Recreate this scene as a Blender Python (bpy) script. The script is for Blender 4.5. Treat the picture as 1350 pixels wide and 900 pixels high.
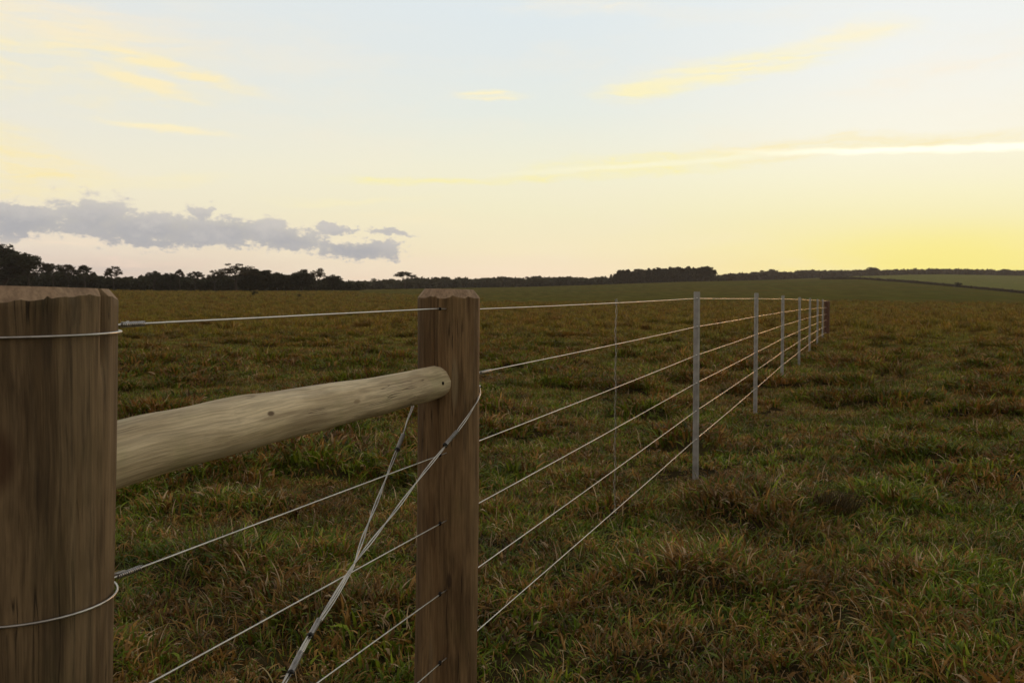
import bpy, bmesh, math, random
import numpy as np
from mathutils import Vector, Matrix, noise as mn

for o in list(bpy.data.objects):
    bpy.data.objects.remove(o)
SC = bpy.context.scene
COL = SC.collection
R = math.radians

# ------------------------------------------------------------------ camera
F = 1312.5            # focal length in pixels of the 1350 px wide photograph
PITCH = math.atan(55 / F)
CAM_Z = 1.24
cam_d = bpy.data.cameras.new('camera')
cam = bpy.data.objects.new('camera', cam_d)
COL.objects.link(cam)
cam.location = (0, 0, CAM_Z)
cam.rotation_euler = (math.pi / 2 - PITCH, 0, 0)
cam_d.sensor_width = 36
cam_d.lens = 35
cam_d.clip_start = 0.05
cam_d.clip_end = 20000
cam_d.dof.use_dof = True
cam_d.dof.focus_distance = 2.5
cam_d.dof.aperture_fstop = 14
SC.camera = cam

SC.render.engine = 'CYCLES'
SC.cycles.use_denoising = True
SC.cycles.max_bounces = 6
SC.cycles.diffuse_bounces = 3
SC.cycles.glossy_bounces = 3
SC.cycles.transparent_max_bounces = 6
SC.view_settings.view_transform = 'Standard'
SC.view_settings.look = 'None'
SC.view_settings.exposure = 0.0
SC.view_settings.gamma = 1.0

SUN_AZ = 25.0         # degrees right of straight ahead
SUN_EL = 3.2


def s2l(c):
    return tuple(((v / 255) / 12.92 if v / 255 <= .04045 else ((v / 255 + .055) / 1.055) ** 2.4) for v in c)


CP, SP = math.cos(PITCH), math.sin(PITCH)


def ray(px, py):
    a, b = (px - 675) / F, (py - 450) / F
    return Vector((a, CP - b * SP, -SP - b * CP))


def P(px, py, Y):
    """world point seen at photo pixel px, py at the distance Y ahead of the camera"""
    d = ray(px, py)
    return Vector((0, 0, CAM_Z)) + d * (Y / d.y)


def azel(px, py):
    d = ray(px, py)
    return math.degrees(math.atan2(d.x, d.y)), math.degrees(math.atan2(d.z, math.hypot(d.x, d.y)))


# ------------------------------------------------------------------ node helpers
class NT:
    def __init__(self, tree):
        self.t = tree
        self.n = tree.nodes
        self.l = tree.links

    def new(self, typ, **kw):
        nd = self.n.new(typ)
        for k, v in kw.items():
            setattr(nd, k, v)
        return nd

    def put(self, sock, v):
        if isinstance(v, bpy.types.NodeSocket):
            self.l.new(v, sock)
        elif v is not None:
            if hasattr(sock.default_value, '__len__') and len(sock.default_value) == 4 and len(v) == 3:
                v = (*v, 1)
            sock.default_value = v

    def math(self, op, a, b=None, c=None, clamp=False):
        nd = self.new('ShaderNodeMath', operation=op, use_clamp=clamp)
        self.put(nd.inputs[0], a)
        if b is not None: self.put(nd.inputs[1], b)
        if c is not None: self.put(nd.inputs[2], c)
        return nd.outputs[0]

    def vmath(self, op, a, b=None, scale=None):
        nd = self.new('ShaderNodeVectorMath', operation=op)
        self.put(nd.inputs[0], a)
        if b is not None: self.put(nd.inputs[1], b)
        if scale is not None: self.put(nd.inputs['Scale'], scale)
        return nd.outputs['Value'] if op in ('LENGTH', 'DOT_PRODUCT', 'DISTANCE') else nd.outputs[0]

    def rng(self, v, a, b, c=0.0, d=1.0, smooth=True):
        nd = self.new('ShaderNodeMapRange')
        nd.interpolation_type = 'SMOOTHSTEP' if smooth else 'LINEAR'
        self.put(nd.inputs['Value'], v)
        self.put(nd.inputs['From Min'], a); self.put(nd.inputs['From Max'], b)
        self.put(nd.inputs['To Min'], c); self.put(nd.inputs['To Max'], d)
        return nd.outputs['Result']

    def mix(self, f, a, b, blend='MIX'):
        nd = self.new('ShaderNodeMix', data_type='RGBA', blend_type=blend)
        nd.clamp_factor = True
        self.put(nd.inputs[0], f)
        self.put(nd.inputs[6], a); self.put(nd.inputs[7], b)
        return nd.outputs[2]

    def noise(self, vec, scale, detail=4, rough=.55, dist=0.0, out='Fac', lac=2.0):
        nd = self.new('ShaderNodeTexNoise')
        self.put(nd.inputs['Vector'], vec)
        nd.inputs['Scale'].default_value = scale
        nd.inputs['Detail'].default_value = detail
        nd.inputs['Roughness'].default_value = rough
        nd.inputs['Lacunarity'].default_value = lac
        nd.inputs['Distortion'].default_value = dist
        return nd.outputs[out]

    def mapping(self, vec, loc=(0, 0, 0), rot=(0, 0, 0), scale=(1, 1, 1), typ='POINT'):
        nd = self.new('ShaderNodeMapping', vector_type=typ)
        self.put(nd.inputs['Vector'], vec)
        nd.inputs['Location'].default_value = loc
        nd.inputs['Rotation'].default_value = rot
        nd.inputs['Scale'].default_value = scale
        return nd.outputs[0]

    def ramp(self, fac, stops, interp='LINEAR'):
        nd = self.new('ShaderNodeValToRGB')
        cr = nd.color_ramp
        cr.interpolation = interp
        while len(cr.elements) > 1:
            cr.elements.remove(cr.elements[-1])
        for i, (p, c) in enumerate(stops):
            e = cr.elements[0] if i == 0 else cr.elements.new(p)
            e.position = p
            e.color = (*c, 1)
        self.put(nd.inputs['Fac'], fac)
        return nd.outputs['Color']

    def combine(self, x, y, z):
        nd = self.new('ShaderNodeCombineXYZ')
        self.put(nd.inputs[0], x); self.put(nd.inputs[1], y); self.put(nd.inputs[2], z)
        return nd.outputs[0]

    def separate(self, v):
        nd = self.new('ShaderNodeSeparateXYZ')
        self.put(nd.inputs[0], v)
        return nd.outputs


# ------------------------------------------------------------------ world: dusk sky with high clouds
def build_world():
    w = bpy.data.worlds.new('World')
    SC.world = w
    w.use_nodes = True
    w.node_tree.nodes.clear()
    T = NT(w.node_tree)
    tc = T.new('ShaderNodeTexCoord').outputs['Generated']
    x, y, z = T.separate(tc)[:3]
    az = T.math('MULTIPLY', T.math('ARCTAN2', x, y), 57.29578)
    el = T.math('MULTIPLY', T.math('ARCSINE', z), 57.29578)

    def gr(stops):
        st = []
        for py, c in stops:
            st.append((max(0, azel(675, py)[1]) / 30, s2l(c)))
        st.sort()
        return T.ramp(T.math('DIVIDE', el, 30.0, clamp=True), st)

    left = gr([(395, (196, 178, 166)), (360, (212, 195, 184)), (338, (228, 212, 198)), (300, (243, 232, 208)), (240, (245, 238, 214)),
               (170, (237, 235, 222)), (90, (230, 233, 228)), (0, (230, 233, 230))])
    mid = gr([(395, (240, 208, 178)), (362, (250, 228, 197)), (330, (250, 236, 198)), (280, (249, 242, 206)), (220, (246, 243, 217)),
              (150, (234, 239, 230)), (80, (229, 236, 235)), (0, (225, 235, 239))])
    right = gr([(395, (255, 226, 112)), (355, (255, 239, 146)), (320, (255, 243, 170)), (280, (255, 247, 198)), (240, (255, 250, 216)),
                (190, (254, 250, 232)), (100, (246, 247, 241)), (0, (240, 244, 243))])
    m1 = T.rng(az, -28.0, 0.0, smooth=False)
    m2 = T.rng(az, 0.0, 24.0)
    base = T.mix(m2, T.mix(m1, left, mid), right)
    # a small warm glow where the sun went down
    ga, ge = azel(1255, 345)
    gv = T.mapping(T.combine(az, el, 0.0), loc=(ga, ge, 0), scale=(10.0, 2.6, 1), typ='TEXTURE')
    glow = T.rng(T.vmath('LENGTH', gv), 1.0, 0.0)
    base = T.mix(T.math('MULTIPLY', glow, .7), base, s2l((255, 241, 136)))

    # ---- clouds, laid out by compass direction and height above the horizon
    ae = T.combine(az, el, 0.0)
    wn = T.noise(T.mapping(ae, scale=(.10, .42, 1)), 1.0, 5, .6, out='Color')
    wn2 = T.noise(T.mapping(ae, scale=(.5, 1.6, 1)), 1.0, 3, .6, out='Color')
    warp = T.vmath('MULTIPLY', T.vmath('SUBTRACT', wn, (.5, .5, .5)), (9.0, 2.2, 0))
    warp2 = T.vmath('MULTIPLY', T.vmath('SUBTRACT', wn2, (.5, .5, .5)), (2.4, .7, 0))
    aw = T.vmath('ADD', T.vmath('ADD', ae, warp), warp2)
    wisp = T.noise(T.mapping(aw, scale=(.16, 1.0, 1)), 1.2, 5, .62)
    wisp = T.rng(wisp, .34, .72)
    fine = T.noise(T.mapping(aw, rot=(0, 0, R(-8)), scale=(.22, 1.9, 1)), 2.0, 5, .65)
    fine = T.rng(fine, .3, .7, .45, 1.0)
    soft = T.math('MULTIPLY', T.math('ADD', T.math('MULTIPLY', wisp, .75), .25), fine)

    aw2 = T.vmath('ADD', ae, T.vmath('SCALE', warp2, scale=.8))
    lines = T.rng(T.noise(T.mapping(aw2, rot=(0, 0, R(10)), scale=(.25, 2.6, 1)), 1.0, 4, .6), .3, .62, .15, 1.0)

    def streak(c, px, py, lx, ly, slope, col, k, mod=soft, edge=1.0):
        """an elongated cloud centred at a direction; lx, ly half sizes in photo pixels; slope in degrees"""
        a0, e0 = azel(px, py)
        sx, sy = lx / F * 57.3, ly / F * 57.3
        v = T.mapping(aw if edge == 1.0 else aw2, loc=(a0, e0, 0), rot=(0, 0, R(slope)), scale=(sx, sy, 1), typ='TEXTURE')
        m = T.rng(T.vmath('LENGTH', v), 1.0, 0.0)
        if mod is not None:
            m = T.math('MULTIPLY', m, mod)
        col = tuple(v + (w_ - v) * .25 for v, w_ in zip(col, (252, 246, 226)))
        return T.mix(T.math('MULTIPLY', m, k * 1.15, clamp=True), c, s2l(col))

    # a faint veil of cirrus everywhere
    veil = T.noise(T.mapping(aw, rot=(0, 0, R(12)), scale=(.07, .30, 1)), 1.0, 5, .6)
    veil = T.rng(veil, .45, .75)
    sky = T.mix(T.math('MULTIPLY', veil, .32), base, s2l((252, 240, 214)))
    c = sky
    c = streak(c, 20, 70, 330, 75, -8, (255, 238, 186), 1.1)
    c = streak(c, 60, 20, 420, 40, -4, (250, 234, 205), .8)
    c = streak(c, 215, 86, 165, 13, -13, (255, 238, 186), 1.3, lines, .5)
    c = streak(c, 185, 108, 110, 12, -14, (255, 238, 188), 1.2, lines, .5)
    c = streak(c, 220, 170, 115, 9, -4, (255, 241, 196), 1.2, lines, .5)
    c = streak(c, 20, 215, 130, 52, -12, (255, 236, 172), 1.7)
    c = streak(c, 190, 238, 160, 16, 5, (254, 240, 184), 1.2)
    c = streak(c, 648, 126, 70, 9, 0, (255, 244, 200), 1.3, lines, .5)
    c = streak(c, 855, 118, 95, 19, 4, (255, 245, 190), 1.3, lines, .5)
    c = streak(c, 975, 90, 200, 24, 6, (255, 246, 198), 1.2, lines, .5)
    c = streak(c, 1120, 50, 100, 14, 6, (255, 247, 210), 1.0, lines, .5)
    c = streak(c, 60, 30, 300, 26, -5, (253, 236, 196), .8, lines, .5)
    c = streak(c, 1120, 45, 130, 26, 5, (255, 246, 215), 1.1)
    c = streak(c, 1230, 95, 190, 36, 6, (255, 243, 222), .9)
    c = streak(c, 760, 12, 170, 18, -3, (250, 240, 220), .8)
    c = streak(c, 620, 233, 240, 11, 1, (255, 244, 165), 1.9)
    c = streak(c, 880, 213, 250, 15, 3, (255, 245, 172), 2.0)
    c = streak(c, 1130, 190, 330, 20, 1, (255, 240, 186), 1.5)
    c = streak(c, 470, 265, 150, 8, 0, (255, 244, 190), .9)
    c = streak(c, 560, 290, 260, 14, -2, (255, 240, 196), .7)
    c = streak(c, 80, 322, 120, 12, 0, (246, 222, 196), 1.1)
    c = streak(c, 170, 346, 180, 9, 0, (238, 208, 190), .9)
    c = streak(c, 60, 358, 260, 16, 0, (198, 180, 174), 1.0)
    c = streak(c, 640, 350, 200, 12, 1, (250, 226, 196), .8)

    # the long sunlit streak at right, its core brighter than the sky round it
    def core(c, px, py, lx, ly, slope, k, val):
        a0, e0 = azel(px, py)
        v = T.mapping(T.vmath('ADD', ae, T.vmath('SCALE', warp2, scale=.6)), loc=(a0, e0, 0), rot=(0, 0, R(slope)),
                      scale=(lx / F * 57.3, ly / F * 57.3, 1), typ='TEXTURE')
        m = T.rng(T.vmath('LENGTH', v), 1.0, .1)
        m = T.math('MULTIPLY', m, T.math('ADD', T.math('MULTIPLY', fine, .6), .4))
        return T.mix(T.math('MULTIPLY', m, k, clamp=True), c, val)
    c = core(c, 900, 214, 330, 6, 3.2, 1.1, (1.0, .96, .70))
    c = core(c, 1270, 196, 330, 7, -1.7, 1.5, (1.2, 1.14, .92))

    # ---- the grey cumulus bank low at left
    en = T.noise(T.mapping(ae, scale=(.62, 1.05, 1)), 1.0, 8, .66)
    en = T.math('ADD', T.math('MULTIPLY', en, 1.0), -.5)
    nv = T.noise(T.mapping(ae, scale=(.9, 1.5, 1)), 1.0, 7, .68, out='Color')
    aec = T.vmath('ADD', ae, T.vmath('MULTIPLY', T.vmath('SUBTRACT', nv, (.5, .5, .5)), (3.2, 1.5, 0)))
    dens = None
    for px, py, lx, ly in [(-120, 298, 130, 30), (20, 290, 110, 25), (125, 286, 70, 34), (195, 302, 135, 29), (300, 306, 130, 26),
                           (375, 315, 75, 21), (470, 330, 78, 18), (445, 302, 40, 8), (515, 306, 44, 7), (265, 285, 22, 20)]:
        a0, e0 = azel(px, py)
        v = T.mapping(aec, loc=(a0, e0, 0), rot=(0, 0, R(-2)), scale=(lx / F * 57.3, ly / F * 57.3, 1), typ='TEXTURE')
        m = T.math('SUBTRACT', 1.0, T.vmath('LENGTH', v))
        dens = m if dens is None else T.math('SMOOTH_MAX', dens, m, .12)
    dens = T.math('ADD', dens, T.math('MULTIPLY', en, 2.1))
    # flat base
    baseline = T.math('MULTIPLY_ADD', az, -.055, azel(250, 330)[1] + azel(250, 330)[0] * .055)
    cut = T.rng(T.math('SUBTRACT', el, baseline), -.75, .15)
    cm = T.math('MULTIPLY', T.rng(dens, .04, .42), cut)
    shade = T.rng(T.math('ADD', T.math('SUBTRACT', el, baseline), T.math('MULTIPLY', en, 4.5)), -.2, 3.0)
    ccol = T.mix(shade, s2l((166, 168, 175)), s2l((208, 203, 198)))
    edge = T.rng(dens, .12, .42)
    ccol = T.mix(edge, s2l((226, 215, 203)), ccol)
    c = T.mix(T.math('MULTIPLY', cm, T.rng(T.math('ADD', dens, en), .0, .9, .72, .96)), c, ccol)

    # overhead and behind: the physical twilight sky
    ns = T.new('ShaderNodeTexSky')
    ns.sky_type = 'NISHITA'
    ns.sun_disc = False
    ns.sun_elevation = R(SUN_EL)
    ns.sun_rotation = R(SUN_AZ)
    ns.altitude = 400
    ns.air_density = 1.0
    ns.dust_density = 2.0
    nish = T.vmath('SCALE', ns.outputs[0], scale=.10)
    nish = T.vmath('ADD', nish, (.19, .165, .13))
    # high thin cloud spreads the light: the upper sky keeps part of the glow
    up = T.rng(el, 17.0, 42.0)
    back = T.rng(T.math('ABSOLUTE', T.math('SUBTRACT', az, 12.0)), 48.0, 120.0)
    backc = T.ramp(T.math('DIVIDE', el, 90.0, clamp=True),
                   [(0, (.42, .33, .28)), (.12, (.52, .43, .36)), (.4, (.46, .41, .36)), (1, (.38, .36, .34))])
    c = T.mix(back, c, backc)
    fac = T.math('MULTIPLY', up, .85)
    c = T.mix(fac, c, T.vmath('ADD', nish, (.16, .14, .12)))
    low = T.rng(el, -.5, -4.0)
    c = T.mix(low, c, (.05, .045, .03))
    lift = T.rng(T.math('ABSOLUTE', el), 0.0, 5.0, 1.16, 1.0)
    c = T.mix(1.0, c, T.combine(lift, lift, lift), 'MULTIPLY')
    bg = T.new('ShaderNodeBackground')
    T.put(bg.inputs[0], c)
    bg.inputs[1].default_value = 1.0
    out = T.new('ShaderNodeOutputWorld')
    T.l.new(bg.outputs[0], out.inputs[0])


build_world()
SC.world.cycles.sampling_method = 'MANUAL'
SC.world.cycles.sample_map_resolution = 1024

sun_d = bpy.data.lights.new('sun', 'SUN')
sun_d.energy = 0.38
sun_d.angle = R(10)
sun_d.color = (1.0, .42, .12)
sun = bpy.data.objects.new('sun', sun_d)
COL.objects.link(sun)
sd = Vector((math.sin(R(SUN_AZ)) * math.cos(R(SUN_EL)), math.cos(R(SUN_AZ)) * math.cos(R(SUN_EL)), math.sin(R(SUN_EL))))
sun.rotation_euler = sd.to_track_quat('Z', 'Y').to_euler()
sun.location = (20, 40, 30)


# ------------------------------------------------------------------ tags
def tag(o, label=None, cat=None, group=None, kind=None):
    if label: o['label'] = label
    if cat: o['category'] = cat
    if group: o['group'] = group
    if kind: o['kind'] = kind
    return o


def link_mesh(name, me, mats, parent=None, loc=None):
    o = bpy.data.objects.new(name, me)
    COL.objects.link(o)
    for m in (mats if isinstance(mats, (list, tuple)) else [mats]):
        me.materials.append(m)
    if parent: o.parent = parent
    if loc is not None: o.location = loc
    return o


def empty(name, loc):
    o = bpy.data.objects.new(name, None)
    COL.objects.link(o)
    o.location = loc
    o.empty_display_size = .3
    return o


def np_mesh(name, verts, faces, smooth=True, corner=4):
    me = bpy.data.meshes.new(name)
    verts = np.asarray(verts, np.float32)
    faces = np.asarray(faces, np.int32)
    n, k = faces.shape
    me.vertices.add(len(verts)); me.vertices.foreach_set('co', verts.ravel())
    me.loops.add(n * k); me.loops.foreach_set('vertex_index', faces.ravel())
    me.polygons.add(n)
    me.polygons.foreach_set('loop_start', np.arange(0, n * k, k, dtype=np.int32))
    me.polygons.foreach_set('loop_total', np.full(n, k, np.int32))
    me.polygons.foreach_set('use_smooth', np.full(n, smooth))
    me.update(calc_edges=True)
    return me


# ------------------------------------------------------------------ materials
def new_mat(name):
    m = bpy.data.materials.new(name)
    m.use_nodes = True
    m.node_tree.nodes.clear()
    T = NT(m.node_tree)
    out = T.new('ShaderNodeOutputMaterial')
    return m, T, out


def principled(T, out, col, rough=.8, metal=0.0, normal=None, spec=.3):
    b = T.new('ShaderNodeBsdfPrincipled')
    T.put(b.inputs['Base Color'], col)
    T.put(b.inputs['Roughness'], rough)
    T.put(b.inputs['Metallic'], metal)
    b.inputs['Specular IOR Level'].default_value = spec
    if normal is not None: T.put(b.inputs['Normal'], normal)
    if out: T.l.new(b.outputs[0], out.inputs[0])
    return b


def bump(T, h, strength=.5, dist=.01, prev=None):
    b = T.new('ShaderNodeBump')
    b.inputs['Strength'].default_value = strength
    b.inputs['Distance'].default_value = dist
    T.put(b.inputs['Height'], h)
    if prev is not None: T.put(b.inputs['Normal'], prev)
    return b.outputs[0]


def wood_mat(name, light, mid, dark, seed, stain=.8, pale_side=0.0, knots=(), grain=1.0, wobk=1.0):
    m, T, out = new_mat(name)
    oc = T.new('ShaderNodeTexCoord').outputs['Object']
    v = T.vmath('ADD', oc, (seed, seed * 1.7, seed * .3))
    wob = T.vmath('SCALE', T.vmath('SUBTRACT', T.noise(v, 4.0, 2, .5, out='Color'), (.5, .5, .5)), scale=.018 * wobk)
    vw = T.vmath('ADD', v, wob)
    broad = T.noise(T.mapping(vw, scale=(1, 1, .10)), 22.0, 3, .55)
    streaks = T.noise(T.mapping(vw, scale=(1, 1, .045)), 62.0, 5, .65)
    fib = T.noise(T.mapping(vw, scale=(1, 1, .03)), 230.0, 4, .7)
    blot = T.noise(T.mapping(v, scale=(1, 1, .13)), 11.0, 5, .6)
    blot2 = T.noise(T.mapping(v, scale=(1, 1, .2)), 14.0, 4, .6)
    c = T.mix(T.rng(broad, .40, .60), mid, light)
    c = T.mix(T.math('MULTIPLY', T.rng(streaks, .50, .38), .55 * grain), c, dark)
    c = T.mix(T.math('MULTIPLY', T.rng(blot, .46, .70), stain), c, tuple(d * 1.15 for d in dark))
    c = T.mix(T.math('MULTIPLY', T.rng(blot2, .50, .68), .7), c, tuple(min(.8, l * 1.12) for l in light))
    c = T.mix(T.math('MULTIPLY', T.rng(T.noise(v, 7.0, 3, .6), .5, .75), .35), c, (mid[0] * .75, mid[1] * .95, mid[2] * .7))
    fl = T.rng(fib, .38, .62, .82, 1.14)
    c = T.mix(1.0, c, T.combine(fl, fl, fl), 'MULTIPLY')
    lint = T.noise(T.mapping(vw, scale=(1, 1, .02)), 130.0, 3, .6)
    c = T.mix(T.math('MULTIPLY', T.rng(lint, .56, .68), .26 * grain), c, tuple(min(.8, l * 1.5) for l in light))
    c = T.mix(T.math('MULTIPLY', T.rng(lint, .42, .33), .34 * grain), c, tuple(d * .7 for d in dark))
    crack = T.noise(T.mapping(vw, scale=(1, 1, .022)), 44.0, 2, .5)
    cr = T.rng(T.math('ABSOLUTE', T.math('SUBTRACT', crack, .5)), .0, .011, 1.0, 0.0)
    cr = T.math('MULTIPLY', cr, T.rng(T.noise(v, 5.0, 2, .5), .52, .62))
    c = T.mix(T.math('MULTIPLY', cr, .8), c, tuple(d * .25 for d in dark))
    for (kx, ky, kz, sx, sy, sz, kc, kk) in knots:
        kv = T.mapping(T.vmath('ADD', oc, T.vmath('SCALE', wob, scale=.5)), loc=(kx, ky, kz), scale=(sx, sy, sz), typ='TEXTURE')
        km = T.rng(T.vmath('LENGTH', kv), 1.0, .45)
        c = T.mix(T.math('MULTIPLY', km, kk), c, kc)
    h = T.math('ADD', T.math('MULTIPLY', streaks, .6), T.math('MULTIPLY', fib, .45))
    h = T.math('SUBTRACT', h, T.math('MULTIPLY', cr, 1.2))
    h = T.math('ADD', h, T.math('MULTIPLY', broad, .5))
    principled(T, out, c, T.rng(streaks, .3, .7, .62, .85), 0, bump(T, h, .45, .005), .25)
    return m


post_mat = wood_mat('weathered_post_wood', (.225, .144, .068), (.142, .085, .038), (.064, .038, .017), 3.1,
                    knots=[(.038, -.086, 1.0, .012, .05, .10, (.27, .205, .115), .75), (.02, -.09, .42, .010, .05, .03, (.05, .03, .016), .8),
                           (-.035, -.08, .16, .008, .05, .14, (.24, .175, .10), .5)])
post_near = wood_mat('strainer_post_wood', (.205, .142, .075), (.110, .072, .036), (.036, .026, .015), 9.4, stain=.95,
                     knots=[(.050, -.12, 1.02, .032, .06, .06, (.070, .034, .016), .8), (-.03, -.12, .92, .03, .04, .30, (.045, .035, .022), .5)])
end_mat = wood_mat('far_post_wood', (.15, .080, .050), (.12, .06, .038), (.07, .035, .025), 5.0)
rail_mat = wood_mat('pale_rail_wood', (.62, .52, .34), (.47, .38, .235), (.26, .19, .115), 1.3, stain=.62, grain=.30, wobk=.8,
                    knots=[(0, -.0, .62, .2, .05, .035, (.09, .062, .036), .0), (.027, .05, .57, .0065, .05, .016, (.10, .062, .034), .9), (.020, .05, .60, .006, .05, .10, (.27, .2, .12), .5),
                           (.012, .05, .93, .007, .04, .022, (.2, .14, .08), .6), (.0, .05, .72, .03, .06, .11, (.36, .28, .18), .5), (-.03, .04, .45, .02, .05, .16, (.66, .57, .40), .5)])


def cut_wood():
    m, T, out = new_mat('sawn_end_wood')
    oc = T.new('ShaderNodeTexCoord').outputs['Object']
    n = T.noise(oc, 26.0, 5, .65)
    n2 = T.noise(T.mapping(oc, scale=(1, 1, .25)), 120.0, 4, .7)
    c = T.mix(T.rng(n, .35, .7), (.36, .255, .165), (.25, .172, .112))
    fl = T.rng(n2, .35, .65, .8, 1.15)
    c = T.mix(1.0, c, T.combine(fl, fl, fl), 'MULTIPLY')
    principled(T, out, c, .85, 0, bump(T, n2, .5, .004), .2)
    return m


cut_mat = cut_wood()


def metal_mat(name, col, rough, metal, sp=60.0, var=.25):
    m, T, out = new_mat(name)
    oc = T.new('ShaderNodeTexCoord').outputs['Object']
    n = T.noise(oc, sp, 4, .6)
    n2 = T.noise(oc, sp * .12, 3, .6)
    f = T.rng(T.math('MULTIPLY', T.math('ADD', n, n2), .5), .35, .65, 1 - var, 1 + var * .5)
    c = T.mix(1.0, col, T.combine(f, f, f), 'MULTIPLY')
    principled(T, out, c, T.rng(n, .3, .7, rough * .85, rough * 1.2), metal, None, .5)
    return m


wire_mat = metal_mat('galvanized_wire', (.52, .50, .47), .36, 1.0)
tie_mat = metal_mat('galvanized_tie_wire', (.50, .50, .50), .42, 1.0)
dull_mat = metal_mat('dull_twisted_wire', (.42, .40, .37), .5, 1.0)
steel_mat = metal_mat('galvanized_post_steel', (.40, .40, .39), .5, .5, 22.0, .3)
clip_mat = metal_mat('bright_clip_steel', (.85, .85, .84), .25, 1.0)


def plain(name, col, rough=.9):
    m, T, out = new_mat(name)
    oc = T.new('ShaderNodeTexCoord').outputs['Object']
    f = T.rng(T.noise(oc, 90.0, 3, .6), .3, .7, .7, 1.2)
    principled(T, out, T.mix(1.0, col, T.combine(f, f, f), 'MULTIPLY'), rough)
    return m


hole_mat = plain('dark_drill_hole', (.012, .009, .007))
black_tie = plain('black_band', (.02, .02, .02), .5)


def foliage_mat(name, a, b, trans=.25):
    m, T, out = new_mat(name)
    g = T.new('ShaderNodeNewGeometry').outputs['Position']
    oi = T.new('ShaderNodeObjectInfo').outputs['Random']
    n = T.noise(g, .45, 4, .6)
    n2 = T.noise(g, 3.0, 2, .6)
    c = T.mix(T.rng(T.math('ADD', T.math('MULTIPLY', n, .6), T.math('MULTIPLY', n2, .4)), .35, .65), a, b)
    f = T.rng(oi, 0, 1, .8, 1.2, smooth=False)
    c = T.mix(1.0, c, T.combine(f, f, f), 'MULTIPLY')
    d = principled(T, None, c, .7, 0, None, .2)
    tr = T.new('ShaderNodeBsdfTranslucent')
    T.put(tr.inputs[0], c)
    mx = T.new('ShaderNodeMixShader')
    mx.inputs[0].default_value = trans
    T.l.new(d.outputs[0], mx.inputs[1]); T.l.new(tr.outputs[0], mx.inputs[2])
    T.l.new(mx.outputs[0], out.inputs[0])
    return m


leaf_near = foliage_mat('dark_tree_leaves', (.030, .036, .018), (.055, .052, .026))
leaf_sparse = foliage_mat('brown_tree_leaves', (.050, .045, .024), (.075, .058, .032))
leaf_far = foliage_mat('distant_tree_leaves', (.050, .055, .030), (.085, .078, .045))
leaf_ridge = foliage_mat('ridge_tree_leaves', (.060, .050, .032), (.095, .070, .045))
leaf_euc = foliage_mat('tall_grove_leaves', (.045, .045, .024), (.085, .070, .038))
bark_mat = plain('tree_bark', (.075, .062, .05))


# ------------------------------------------------------------------ terrain
def hash2(ix, iy, s):
    ix = ix.astype(np.int64); iy = iy.astype(np.int64)
    h = (ix * 374761393 + iy * 668265263 + s * 982451653) & 0xFFFFFFFF
    h = ((h ^ (h >> 13)) * 1274126177) & 0xFFFFFFFF
    h = h ^ (h >> 16)
    return (h & 0xFFFFFF) / float(0xFFFFFF)


def vnoise(x, y, s=0):
    ix, iy = np.floor(x), np.floor(y)
    fx, fy = x - ix, y - iy
    fx = fx * fx * (3 - 2 * fx); fy = fy * fy * (3 - 2 * fy)
    a = hash2(ix, iy, s); b = hash2(ix + 1, iy, s); c = hash2(ix, iy + 1, s); d = hash2(ix + 1, iy + 1, s)
    return (a * (1 - fx) + b * fx) * (1 - fy) + (c * (1 - fx) + d * fx) * fy


def sstep(x, a, b):
    t = np.clip((x - a) / (b - a), 0, 1)
    return t * t * (3 - 2 * t)


PXK = [-900, -200, 0, 300, 430, 560, 700, 800, 900, 1000, 1130, 1200, 1240, 1350, 1500, 2200]
CREST = [6, 12, 13, 11.5, 12.5, 14.5, 17, 20, 23.5, 25.5, 27, 22, 18.5, 8, 0, -2]      # top of the near field, photo px above eye level
RNEAR = [250, 260, 270, 290, 330, 480, 560, 600, 620, 640, 600, 520, 470, 360, 300, 300]
FAR = [5, 11, 12, 11, 12, 14, 17, 20, 23, 26, 31, 33, 33.5, 31.5, 28, 10]
RFAR = 1150.0


POST_FEET = [((px - 675) / F * Y, Y) for px, Y in [(918, 6.95), (996, 10.9), (1031, 14.9), (1053, 18.9), (1067, 22.8), (1077, 26.8), (1084, 30.4), (1089, 32.5)]]


def tussock(x, y):
    r = np.hypot(x, y)
    a = vnoise(x / .78 + 7, y / .78, 3)
    b = vnoise(x / .48, y / .48 + 3, 5)
    m = sstep(a * .55 + b * .45, .50, .76)
    for fx, fy in POST_FEET:
        m = m * (1 - .9 * np.exp(-((x - fx) ** 2 + (y - fy) ** 2) / .30))
    return m * .12 * (.4 + .6 * sstep(r, 3, 8))


def ground_z(x, y):
    x = np.asarray(x, float); y = np.asarray(y, float)
    r = np.hypot(x, y) + 1e-6
    az = np.arctan2(x, y)
    front = np.clip(np.cos(az), 0.12, 1)
    px = 675 + F * np.tan(np.clip(az, -1.2, 1.2))
    cr = np.interp(px, PXK, CREST)
    rn = np.interp(px, PXK, RNEAR)
    fr = np.interp(px, PXK, FAR)
    # heights given as photo pixels above the eye line at the forward distance
    back = sstep(np.abs(az), 1.1, 1.6)
    d = r * np.cos(np.clip(np.abs(az), 0, 1.1))
    t = sstep(d, 38, rn)
    t = t * .85 + .15 * sstep(d, 60, 160)
    z1 = CAM_Z * t + cr / F * d * t
    s = sstep(d, rn, RFAR)
    dd = np.minimum(d, RFAR)
    z2 = CAM_Z + dd / F * (cr + (fr - cr) * s) + np.minimum(0, (d - RFAR)) * 0
    z = np.where(d < rn, z1, z2)
    z = z * (1 - back)
    und = (vnoise(x / 14, y / 14, 9) - .5) * .10 * sstep(r, 10, 40)
    return z + und


def ground_full(x, y):
    return ground_z(x, y) + tussock(x, y)


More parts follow.
